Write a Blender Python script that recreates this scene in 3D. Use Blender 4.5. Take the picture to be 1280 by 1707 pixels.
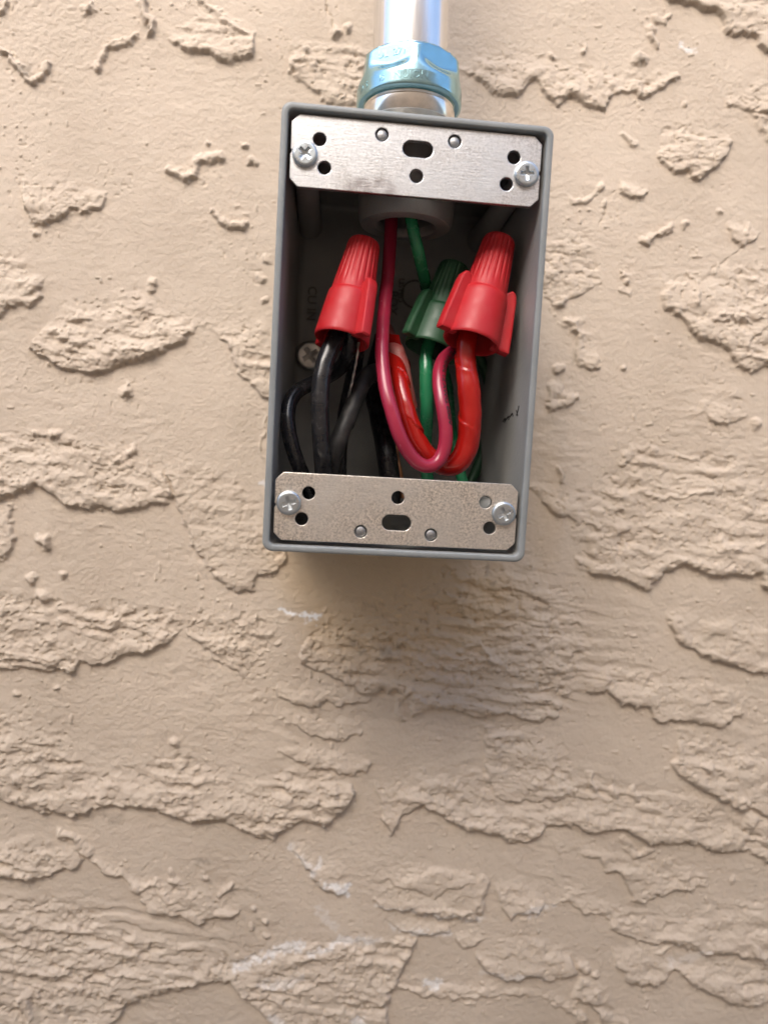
import bpy, bmesh, math, random
import numpy as np
from mathutils import Vector, Matrix

for o in list(bpy.data.objects): bpy.data.objects.remove(o)
SC = bpy.context.scene
COL = SC.collection
rad = math.radians
random.seed(7)
rng = np.random.default_rng(11)

# ------------------------------------------------------------------ camera, light, exposure
MM = 0.001
Z0 = 1.25                       # height of the origin (box-front plane) above the ground, metres
YAW, PITCH, DIST, FPX = 0.080436, -0.073857, 188.53, 1200.0     # camera solved from the box corners (mm, px)
BOX_X, BOX_Z, BOX_ROLL = 21.34, 30.83, 0.0559
BW, BH, DEPTH = 70.0, 113.75, 66.0                              # box width, height, depth; wall plane = DEPTH

cam_d = bpy.data.cameras.new("camera"); cam = bpy.data.objects.new("camera", cam_d); COL.objects.link(cam)
cam_d.sensor_fit = 'HORIZONTAL'; cam_d.sensor_width = 36.0; cam_d.lens = 36.0 * FPX / 1280.0
cam_d.clip_start = 0.01; cam_d.clip_end = 200.0
cam.location = (0, -DIST * MM, Z0)
_F = Vector((math.sin(YAW) * math.cos(PITCH), math.cos(YAW) * math.cos(PITCH), math.sin(PITCH)))
cam.rotation_euler = _F.to_track_quat('-Z', 'Y').to_euler()
cam_d.dof.use_dof = True; cam_d.dof.focus_distance = 0.205; cam_d.dof.aperture_fstop = 11.0
SC.camera = cam

SUN_EL, SUN_AZ = 44.0, 22.0       # elevation; azimuth measured from the camera side towards the left
w = bpy.data.worlds.new("World"); SC.world = w; w.use_nodes = True
nt = w.node_tree; nt.nodes.clear()
sky = nt.nodes.new('ShaderNodeTexSky'); sky.sky_type = 'NISHITA'; sky.sun_disc = False
bg = nt.nodes.new('ShaderNodeBackground'); out = nt.nodes.new('ShaderNodeOutputWorld')
bg.inputs['Strength'].default_value = 0.15
nt.links.new(sky.outputs[0], bg.inputs[0]); nt.links.new(bg.outputs[0], out.inputs[0])
sdir = Vector((-math.sin(rad(SUN_AZ)) * math.cos(rad(SUN_EL)), -math.cos(rad(SUN_AZ)) * math.cos(rad(SUN_EL)), math.sin(rad(SUN_EL))))
sky.sun_elevation = rad(SUN_EL); sky.sun_rotation = math.atan2(sdir.x, sdir.y)
sky.air_density = 1.0; sky.dust_density = 2.5; sky.ozone_density = 1.0
sl = bpy.data.lights.new("sun", 'SUN'); sl.energy = 1.45; sl.angle = rad(44); sl.color = (1.0, 0.94, 0.86)
so = bpy.data.objects.new("sun", sl); COL.objects.link(so); so.location = (-2, -3, 4)
so.rotation_euler = sdir.to_track_quat('Z', 'Y').to_euler()
SC.view_settings.view_transform = 'Standard'; SC.view_settings.look = 'None'
SC.view_settings.exposure = 1.42; SC.view_settings.gamma = 1.0; SC.view_settings.use_curve_mapping = False
SC.cycles.max_bounces = 8; SC.cycles.diffuse_bounces = 5; SC.cycles.glossy_bounces = 5

# ------------------------------------------------------------------ geometry helpers (all authored in mm)
_R = Vector((math.cos(YAW), -math.sin(YAW), 0)); _U = _R.cross(_F)
Fv, Rv, Uv = (np.array(v) for v in (_F, _R, _U))
CO, SI = math.cos(BOX_ROLL), math.sin(BOX_ROLL)

def P(px, py, d):
    """Point of the place (mm) seen at photograph pixel px, py, lying d mm behind the box front."""
    v = Fv + Rv * ((px - 640) / FPX) - Uv * ((py - 853.5) / FPX)
    t = (DIST + d) / v[1]
    return np.array([0, -DIST, 0]) + v * t

def project(X, Y, Z):
    qx, qy, qz = X, Y + DIST, Z
    z = qx * Fv[0] + qy * Fv[1] + qz * Fv[2]
    return 640 + FPX * (qx * Rv[0] + qy * Rv[1] + qz * Rv[2]) / z, 853.5 - FPX * (qx * Uv[0] + qy * Uv[1] + qz * Uv[2]) / z

def B2W(u, d, v):
    """box coordinates (across, depth, up) -> mm of the place"""
    return np.array([BOX_X + u * CO + v * SI, d, BOX_Z - u * SI + v * CO])
def W2B(p):
    x, z = p[0] - BOX_X, p[2] - BOX_Z
    return np.array([x * CO - z * SI, p[1], x * SI + z * CO])

def world(p):  # mm -> metres
    p = np.asarray(p, float)
    return p * MM + np.array([0, 0, Z0])

def tag(o, label=None, cat=None, group=None, kind=None):
    if label: o['label'] = label
    if cat: o['category'] = cat
    if group: o['group'] = group
    if kind: o['kind'] = kind
    return o

def empty(name, loc_mm, rot=None):
    o = bpy.data.objects.new(name, None); COL.objects.link(o)
    o.empty_display_size = 0.01
    o.location = world(loc_mm)
    if rot is not None: o.rotation_euler = rot
    return o

def mesh(name, V, Fc, smooth=True, mat=None):
    me = bpy.data.meshes.new(name)
    me.from_pydata([tuple(v) for v in V], [], [tuple(f) for f in Fc])
    if smooth:
        me.polygons.foreach_set('use_smooth', [True] * len(me.polygons))
    if mat: me.materials.append(mat)
    me.update()
    return me

def link(name, me, parent=None, loc=(0, 0, 0), rot=None):
    o = bpy.data.objects.new(name, me); COL.objects.link(o)
    if parent: o.parent = parent
    o.location = loc
    if rot is not None: o.rotation_euler = rot
    return o

def autosmooth(me, ang=35):
    bm = bmesh.new(); bm.from_mesh(me)
    for e in bm.edges:
        if len(e.link_faces) == 2 and e.calc_face_angle(0) > rad(ang): e.smooth = False
    bm.to_mesh(me); bm.free()

def catmull(pts, n=14):
    pts = [np.asarray(p, float) for p in pts]
    ext = [2 * pts[0] - pts[1]] + pts + [2 * pts[-1] - pts[-2]]
    outp = []
    for i in range(1, len(ext) - 2):
        p0, p1, p2, p3 = ext[i - 1:i + 3]
        for k in range(n):
            t = k / n
            outp.append(0.5 * ((2 * p1) + (-p0 + p2) * t + (2 * p0 - 5 * p1 + 4 * p2 - p3) * t * t + (-p0 + 3 * p1 - 3 * p2 + p3) * t ** 3))
    outp.append(pts[-1])
    return np.array(outp)

def resample(path, step):
    d = np.r_[0, np.cumsum(np.linalg.norm(np.diff(path, axis=0), axis=1))]
    n = max(4, int(d[-1] / step) + 1)
    s = np.linspace(0, d[-1], n)
    return np.stack([np.interp(s, d, path[:, k]) for k in range(3)], -1), s

def frames(path):
    T = np.gradient(path, axis=0); T /= np.linalg.norm(T, axis=1)[:, None]
    n = np.cross(T[0], [0, 1, 0]); n /= np.linalg.norm(n)
    N = [n]
    for i in range(1, len(path)):
        v = N[-1] - T[i] * np.dot(N[-1], T[i]); N.append(v / np.linalg.norm(v))
    N = np.array(N); Bn = np.cross(T, N)
    return T, N, Bn

def tube_mesh(name, path, s, radius, mat, sides=24, rfun=None, scale=MM, origin=None):
    """swept tube; radius may vary with (s, theta) through rfun"""
    T, N, Bn = frames(path)
    th = np.linspace(0, 2 * math.pi, sides, endpoint=False)
    S, TH = np.meshgrid(s, th, indexing='ij')
    R = np.full(S.shape, 1.0) * (radius if np.isscalar(radius) else np.asarray(radius)[:, None])
    if rfun is not None: R = R + rfun(S, TH)
    V = path[:, None, :] + R[..., None] * (np.cos(TH)[..., None] * N[:, None, :] + np.sin(TH)[..., None] * Bn[:, None, :])
    n, m = S.shape
    F_ = [(i * m + j, i * m + (j + 1) % m, (i + 1) * m + (j + 1) % m, (i + 1) * m + j) for i in range(n - 1) for j in range(m)]
    V = V.reshape(-1, 3)
    F_.append(tuple(range(m - 1, -1, -1))); F_.append(tuple((n - 1) * m + j for j in range(m)))
    V = (V - (origin if origin is not None else 0)) * scale
    me = mesh(name, V, F_, True, mat)
    autosmooth(me, 60)
    uv = me.uv_layers.new(name='uv')
    co = np.zeros((len(me.loops), 2)); li = np.zeros(len(me.loops), int); me.loops.foreach_get('vertex_index', li)
    co[:, 0] = (s[li // m]) * 0.1; co[:, 1] = (li % m) / m
    uv.data.foreach_set('uv', co.ravel())
    return me

def lathe(name, prof, mat, sides=64, rfun=None, axis='z'):
    """prof: list of (r, z) in mm; rfun(r, z, theta) -> r"""
    V = []; F_ = []
    for (r, z) in prof:
        for j in range(sides):
            a = 2 * math.pi * j / sides
            rr = rfun(r, z, a) if rfun else r
            V.append((rr * math.cos(a) * MM, rr * math.sin(a) * MM, z * MM))
    n = len(prof)
    for i in range(n - 1):
        for j in range(sides):
            F_.append((i * sides + j, i * sides + (j + 1) % sides, (i + 1) * sides + (j + 1) % sides, (i + 1) * sides + j))
    return mesh(name, V, F_, True, mat)

def join(name, meshes, mats=None):
    bm = bmesh.new(); mlist = []
    for me in meshes:
        idx = []
        for m in me.materials:
            if m not in mlist: mlist.append(m)
            idx.append(mlist.index(m))
        n0 = len(bm.faces); bm.from_mesh(me); bm.faces.ensure_lookup_table()
        for f in bm.faces[n0:]:
            f.material_index = idx[f.material_index] if idx else 0
    me = bpy.data.meshes.new(name); bm.to_mesh(me); bm.free()
    for m in mlist: me.materials.append(m)
    return me

def xform(me, M):
    me.transform(M); return me

def plate(name, outer, holes, thick, bevel, mat):
    """flat plate with holes: filled 2-D curve in mm, extruded; lies in local XY"""
    cu = bpy.data.curves.new(name, 'CURVE'); cu.dimensions = '2D'; cu.fill_mode = 'BOTH'
    cu.extrude = (thick / 2 - bevel) * MM; cu.bevel_depth = bevel * MM; cu.bevel_resolution = 1; cu.offset = -bevel * MM
    for loop in [outer] + holes:
        sp = cu.splines.new('POLY'); sp.points.add(len(loop) - 1); sp.use_cyclic_u = True
        for p, q in zip(sp.points, loop): p.co = (q[0] * MM, q[1] * MM, 0, 1)
    ob = bpy.data.objects.new(name + '_c', cu); COL.objects.link(ob)
    dg = bpy.context.evaluated_depsgraph_get()
    me = bpy.data.meshes.new_from_object(ob.evaluated_get(dg)); me.name = name
    bpy.data.objects.remove(ob); bpy.data.curves.remove(cu)
    me.materials.clear(); me.materials.append(mat)
    autosmooth(me, 25)
    return me

def text_mesh(name, body, size, thick, mat, spacing=1.0):
    cu = bpy.data.curves.new(name, 'FONT'); cu.body = body; cu.size = size * MM; cu.extrude = thick * MM; cu.bevel_depth = 0.04 * MM
    cu.align_x = 'CENTER'; cu.align_y = 'CENTER'; cu.space_character = spacing; cu.resolution_u = 3
    ob = bpy.data.objects.new(name + '_c', cu); COL.objects.link(ob)
    dg = bpy.context.evaluated_depsgraph_get()
    me = bpy.data.meshes.new_from_object(ob.evaluated_get(dg)); me.name = name
    bpy.data.objects.remove(ob); bpy.data.curves.remove(cu)
    me.materials.clear(); me.materials.append(mat)
    return me

def circle(cx, cy, r, n=36): return [(cx + r * math.cos(2 * math.pi * i / n), cy + r * math.sin(2 * math.pi * i / n)) for i in range(n)]
def slot(cx, cy, hw, hh, n=14):
    a = [(cx + hw - hh + hh * math.cos(t), cy + hh * math.sin(t)) for t in np.linspace(-math.pi / 2, math.pi / 2, n)]
    b = [(cx - hw + hh + hh * math.cos(t), cy + hh * math.sin(t)) for t in np.linspace(math.pi / 2, 3 * math.pi / 2, n)]
    return a + b
def rrect(hw, hh, r, n=6):
    pts = []
    for sx, sy, a0 in ((1, 1, 0), (-1, 1, 90), (-1, -1, 180), (1, -1, 270)):
        for k in range(n + 1):
            a = rad(a0 + 90 * k / n)
            pts.append((sx * (hw - r) + r * math.cos(a), sy * (hh - r) + r * math.sin(a)))
    return pts

# ------------------------------------------------------------------ materials
class NT:
    def __init__(s, name):
        s.m = bpy.data.materials.new(name); s.m.use_nodes = True
        s.t = s.m.node_tree; s.b = s.t.nodes['Principled BSDF']
        s.tc = None
    def n(s, typ, **kw):
        nd = s.t.nodes.new(typ)
        for k, v in kw.items(): setattr(nd, k, v)
        return nd
    def l(s, a, b): s.t.links.new(a, b)
    def obj(s):
        if not s.tc: s.tc = s.n('ShaderNodeTexCoord')
        return s.tc.outputs['Object']
    def noise(s, scale, detail=4, rough=0.55, vec=None, dist=0.0):
        nd = s.n('ShaderNodeTexNoise'); nd.inputs['Scale'].default_value = scale; nd.inputs['Detail'].default_value = detail
        nd.inputs['Roughness'].default_value = rough; nd.inputs['Distortion'].default_value = dist
        s.l(vec if vec else s.obj(), nd.inputs['Vector']); return nd.outputs['Fac']
    def mapped(s, sc):
        mp = s.n('ShaderNodeMapping'); mp.inputs['Scale'].default_value = sc; s.l(s.obj(), mp.inputs['Vector']); return mp.outputs[0]
    def ramp(s, fac, stops, interp='LINEAR'):
        r = s.n('ShaderNodeValToRGB'); r.color_ramp.interpolation = interp
        e = r.color_ramp.elements
        while len(e) > 1: e.remove(e[-1])
        e[0].position = stops[0][0]; e[0].color = stops[0][1]
        for p, c in stops[1:]:
            k = e.new(p); k.color = c
        s.l(fac, r.inputs[0]); return r.outputs['Color']
    def mix(s, fac, a, b, mode='MIX'):
        m = s.n('ShaderNodeMix'); m.data_type = 'RGBA'; m.blend_type = mode
        for val, k in ((fac, 0), (a, 6), (b, 7)):
            if isinstance(val, (int, float)): m.inputs[k].default_value = val
            elif isinstance(val, tuple): m.inputs[k].default_value = val
            else: s.l(val, m.inputs[k])
        return m.outputs[2]
    def bump(s, h, strength, dist):
        b = s.n('ShaderNodeBump'); b.inputs['Strength'].default_value = strength; b.inputs['Distance'].default_value = dist
        s.l(h, b.inputs['Height']); s.l(b.outputs[0], s.b.inputs['Normal'])
    def set(s, **kw):
        for k, v in kw.items():
            k = k.replace('_', ' ')
            if hasattr(v, 'is_linked') or hasattr(v, 'links'): s.l(v, s.b.inputs[k])
            else: s.b.inputs[k].default_value = v
def g(v): return (v, v, v, 1)

def mat_stucco():
    a = NT("stucco_paint")
    big = a.noise(22, 5, 0.6); mid = a.noise(90, 4); fine = a.noise(1400, 3, 0.6)
    c = a.ramp(big, [(0.28, (0.455, 0.374, 0.294, 1)), (0.72, (0.568, 0.474, 0.381, 1))])
    c = a.mix(a.ramp(mid, [(0.35, g(0)), (0.75, g(0.30))]), c, (0.58, 0.50, 0.40, 1))
    at = a.n('ShaderNodeAttribute', attribute_name='wear_shade')
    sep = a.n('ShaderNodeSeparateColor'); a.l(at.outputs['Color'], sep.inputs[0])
    c = a.mix(sep.outputs[1], c, (0.60, 0.43, 0.235, 1))          # warm bounced shade round the box, painted ochre
    c = a.mix(sep.outputs[2], c, (0.20, 0.17, 0.135, 1))            # grime
    c = a.mix(sep.outputs[0], c, (0.78, 0.77, 0.76, 1))            # white paint scuffs
    sp = a.noise(520, 3, 0.6)
    c = a.mix(a.ramp(sp, [(0.66, g(0)), (0.76, g(0.40))]), c, (0.30, 0.245, 0.19, 1))
    c = a.mix(a.ramp(a.noise(190, 5, 0.7), [(0.60, g(0)), (0.78, g(0.35))]), c, (0.40, 0.33, 0.24, 1))
    a.set(Base_Color=c, Roughness=0.82, Specular_IOR_Level=0.3)
    m = a.n('ShaderNodeMath', operation='MULTIPLY_ADD'); a.l(fine, m.inputs[0]); m.inputs[1].default_value = 0.5; a.l(a.noise(450, 4, 0.6), m.inputs[2])
    a.bump(m.outputs[0], 0.6, 0.0005)
    return a.m

def mat_box():
    a = NT("grey_enamel")
    n1 = a.noise(60, 4); n2 = a.noise(900, 3)
    c = a.ramp(n1, [(0.3, (0.205, 0.220, 0.222, 1)), (0.7, (0.250, 0.262, 0.262, 1))])
    sc = a.noise(1.0, 5, 0.7, a.mapped((500, 500, 90)))
    c = a.mix(a.ramp(sc, [(0.63, g(0)), (0.71, g(0.5))]), c, (0.38, 0.38, 0.37, 1))
    a.set(Base_Color=c, Roughness=a.ramp(n1, [(0.3, g(0.34)), (0.7, g(0.5))]))
    a.bump(n2, 0.12, 0.0003)
    return a.m

def mat_box_inside():
    a = NT("grey_enamel_inner_lit")  # same enamel as outside, paler: light inside the box put into the colour
    n1 = a.noise(70, 5, 0.6); n2 = a.noise(700, 3)
    c = a.ramp(n1, [(0.3, (0.225, 0.226, 0.218, 1)), (0.72, (0.305, 0.302, 0.288, 1))])
    sp = a.noise(240, 3, 0.6)
    c = a.mix(a.ramp(sp, [(0.62, g(0)), (0.72, g(0.5))]), c, (0.30, 0.27, 0.22, 1))
    a.set(Base_Color=c, Roughness=a.ramp(n1, [(0.3, g(0.30)), (0.7, g(0.5))]))
    a.bump(n2, 0.2, 0.0004)
    return a.m

def mat_strap(name, base, rlo, rhi, speck, smudge=None):
    a = NT(name)
    n = a.noise(1500, 4, 0.8); st = a.noise(1.0, 4, 0.7, a.mapped((260, 2600, 260))); b = a.noise(75, 5, 0.6)
    c = a.mix(a.ramp(n, [(0.36, g(1)), (0.58, g(0))]), base, tuple(x * speck for x in base[:3]) + (1,))
    c = a.mix(a.ramp(b, [(0.38, g(0)), (0.62, g(0.8))]), c, tuple(x * 0.62 for x in base[:3]) + (1,))
    rg = a.ramp(b, [(0.3, g(rlo)), (0.7, g(rhi))])
    # fine handling scratches
    mp = a.n('ShaderNodeMapping'); mp.inputs['Rotation'].default_value = (0, 0, 0.9); mp.inputs['Scale'].default_value = (30, 1500, 30); a.l(a.obj(), mp.inputs['Vector'])
    scr = a.ramp(a.noise(1.0, 3, 0.6, mp.outputs[0]), [(0.69, g(0)), (0.74, g(0.7))])
    c = a.mix(scr, c, (0.92, 0.92, 0.92, 1))
    if smudge:
        (sx, sy, rx, ry) = smudge
        mp = a.n('ShaderNodeMapping'); mp.vector_type = 'TEXTURE'; mp.inputs['Location'].default_value = (sx * MM, sy * MM, 0); mp.inputs['Scale'].default_value = (rx * MM, ry * MM, 0.01)
        a.l(a.obj(), mp.inputs['Vector'])
        gr = a.n('ShaderNodeTexGradient', gradient_type='SPHERICAL'); a.l(mp.outputs[0], gr.inputs[0])
        mk = a.n('ShaderNodeMath', operation='MULTIPLY'); a.l(a.ramp(gr.outputs['Fac'], [(0.0, g(0)), (0.35, g(0.75))]), mk.inputs[0])
        a.l(a.ramp(a.noise(420, 3), [(0.35, g(0.35)), (0.6, g(1))]), mk.inputs[1])
        c = a.mix(mk.outputs[0], c, (0.30, 0.27, 0.27, 1))
    a.set(Base_Color=c, Metallic=1.0, Roughness=rg)
    m = a.n('ShaderNodeMath', operation='ADD'); a.l(n, m.inputs[0]); a.l(st, m.inputs[1])
    a.bump(m.outputs[0], 0.30, 0.00015)
    return a.m

def mat_metal(name, base, rough, streak=(0, 0, 0), bump=0.1, dark=0.7):
    a = NT(name)
    n = a.noise(1.0, 5, 0.65, a.mapped(streak)) if any(streak) else a.noise(400, 4)
    c = a.mix(a.ramp(n, [(0.35, g(0)), (0.72, g(0.8))]), base, tuple(x * dark for x in base[:3]) + (1,))
    a.set(Base_Color=c, Metallic=1.0, Roughness=a.ramp(n, [(0.3, g(rough * 0.8)), (0.7, g(min(1, rough * 1.35)))]))
    a.bump(n, bump, 0.0002)
    return a.m

def mat_plastic(name, base, rough, dust=0.12, sheen=0.0, bump=0.08, nscale=300, spec=0.5):
    a = NT(name)
    n = a.noise(nscale, 5, 0.65); n2 = a.noise(60, 3)
    c = a.mix(a.ramp(n, [(0.45, g(0)), (0.75, g(dust))]), base, (0.55, 0.50, 0.45, 1))
    c = a.mix(a.ramp(n2, [(0.3, g(0)), (0.7, g(0.45))]), c, tuple(x * 0.72 for x in base[:3]) + (1,))
    a.set(Base_Color=c, Roughness=a.ramp(n, [(0.3, g(rough * 0.8)), (0.7, g(min(1, rough * 1.3)))]), Specular_IOR_Level=spec)
    a.bump(n, bump, 0.0003)
    return a.m

def mat_ground():
    a = NT("sandy_soil")
    c = a.ramp(a.noise(3, 6), [(0.3, (0.38, 0.30, 0.22, 1)), (0.7, (0.50, 0.41, 0.31, 1))])
    a.set(Base_Color=c, Roughness=0.95); a.bump(a.noise(40, 6), 0.4, 0.01)
    return a.m

M_STUCCO, M_BOX, M_BOXIN = mat_stucco(), mat_box(), mat_box_inside()
M_STRAP_U = mat_strap("galvanised_plate_smooth", (0.82, 0.83, 0.84, 1), 0.28, 0.48, 0.62, (-11.5, -8.4, 8.0, 4.2))
M_STRAP_L = mat_strap("galvanised_plate_grainy", (0.95, 0.88, 0.79, 1), 0.38, 0.56, 0.42)
M_SCREW = mat_metal("zinc_screw", (0.60, 0.66, 0.70, 1), 0.30, bump=0.05, dark=0.8)
M_DIMPLE = mat_metal("dull_zinc", (0.36, 0.36, 0.36, 1), 0.5)
M_EMT = mat_metal("galvanised_conduit", (0.80, 0.80, 0.80, 1), 0.20, (900, 900, 40), 0.15, 0.85)
M_NUT = mat_metal("blue_zinc", (0.33, 0.53, 0.575, 1), 0.20, (0, 0, 0), 0.06, 0.85)
M_THREAD = mat_metal("bright_zinc", (0.82, 0.79, 0.74, 1), 0.16, bump=0.04)
M_RED = mat_plastic("red_plastic", (0.45, 0.013, 0.018, 1), 0.46, 0.04, nscale=260, bump=0.06, spec=0.38)
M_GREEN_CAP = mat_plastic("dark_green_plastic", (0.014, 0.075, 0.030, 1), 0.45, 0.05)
M_PINK = mat_plastic("faded_red_insulation", (0.33, 0.020, 0.050, 1), 0.22, 0.0, bump=0.02)
M_TAPE = mat_plastic("red_vinyl_tape", (0.37, 0.009, 0.006, 1), 0.20, 0.0, bump=0.03)
M_TAPE_OLD = mat_plastic("faded_tape", (0.42, 0.10, 0.09, 1), 0.5, 0.4)
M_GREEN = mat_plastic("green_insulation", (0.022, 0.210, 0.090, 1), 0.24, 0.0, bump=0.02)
M_BLACK = mat_plastic("black_insulation", (0.014, 0.014, 0.016, 1), 0.23, 0.05, bump=0.02, nscale=220)
M_BLACK_DULL = mat_plastic("dusty_black_tape", (0.020, 0.019, 0.018, 1), 0.5, 0.10, bump=0.06)
M_CAST = mat_plastic('dark_enamel', (0.12, 0.11, 0.095, 1), 0.5, 0.1)  # darker enamel for the cast marks
M_INK = mat_plastic("black_ink", (0.012, 0.010, 0.010, 1), 0.6, 0.0)
M_COPPER = mat_metal("copper", (0.72, 0.36, 0.20, 1), 0.35)
M_STRAND = mat_metal("tinned_strand", (0.62, 0.60, 0.56, 1), 0.35)
M_GROUND = mat_ground()
M_BLOCKER = mat_plastic("blocker_tan", (0.68, 0.61, 0.53, 1), 0.9, 0.2)

# ------------------------------------------------------------------ setting: ground and stucco wall
gs = 30.0
me = mesh("ground", [(-gs, -gs, 0), (gs, -gs, 0), (gs, 1, 0), (-gs, 1, 0)], [(0, 1, 2, 3)], False, M_GROUND)
tag(link("ground", me), kind='structure')
# unseen wall added behind the camera to shade the lower part of the stucco
BLOCKER_Y, BLOCKER_TOP = -0.62, 1.86
bm = bmesh.new(); bmesh.ops.create_cube(bm, size=1.0)
bmesh.ops.scale(bm, vec=(14.0, 0.15, BLOCKER_TOP), verts=bm.verts); bmesh.ops.translate(bm, vec=(0, BLOCKER_Y - 0.075, BLOCKER_TOP / 2), verts=bm.verts)
bmesh.ops.bevel(bm, geom=bm.edges[:], offset=0.01, segments=2, affect='EDGES')
me = bpy.data.meshes.new("shade_blocker"); bm.to_mesh(me); bm.free(); me.materials.append(M_BLOCKER)
tag(link("shade_blocker", me), kind='structure')

_T = {}
def vnoise(x, y, seed):
    if seed not in _T: _T[seed] = np.random.default_rng(seed).uniform(-1, 1, (256, 256)).astype(np.float32)
    L = _T[seed]
    xi = np.floor(x); yi = np.floor(y); fx = (x - xi).astype(np.float32); fy = (y - yi).astype(np.float32)
    xi = xi.astype(np.int64) & 255; yi = yi.astype(np.int64) & 255
    fx = fx * fx * fx * (fx * (fx * 6 - 15) + 10); fy = fy * fy * fy * (fy * (fy * 6 - 15) + 10)
    x1 = (xi + 1) & 255; y1 = (yi + 1) & 255
    return (L[yi, xi] * (1 - fx) + L[yi, x1] * fx) * (1 - fy) + (L[y1, xi] * (1 - fx) + L[y1, x1] * fx) * fy
def fbm(x, y, seed, oct=3, gain=0.5):
    o = 0; a = 1; tot = 0
    for k in range(oct):
        o = o + a * vnoise(x + 17.3 * k, y + 9.1 * k, seed + k); tot += a; a *= gain; x, y = (0.8 * x - 0.6 * y) * 2.03, (0.6 * x + 0.8 * y) * 2.03
    return o / tot
def sstep(a, b, x):
    t = np.clip((x - a) / (b - a), 0, 1); return t * t * (3 - 2 * t)
def dist_poly(X, Y, pts):
    D = np.full(X.shape, 1e9, np.float32)
    for (ax, ay), (bx, by) in zip(pts[:-1], pts[1:]):
        dx, dy = bx - ax, by - ay
        t = np.clip(((X - ax) * dx + (Y - ay) * dy) / (dx * dx + dy * dy + 1e-6), 0, 1)
        D = np.minimum(D, (X - ax - t * dx) ** 2 + (Y - ay - t * dy) ** 2)
    return np.sqrt(D)
def inside(X, Y, pts):
    r = np.zeros(X.shape, bool); n = len(pts)
    for i in range(n):
        (ax, ay), (bx, by) = pts[i], pts[(i + 1) % n]
        if ay == by: continue
        c = (ay > Y) != (by > Y)
        r ^= c & (X < (bx - ax) * (Y - ay) / (by - ay) + ax)
    return r

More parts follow.
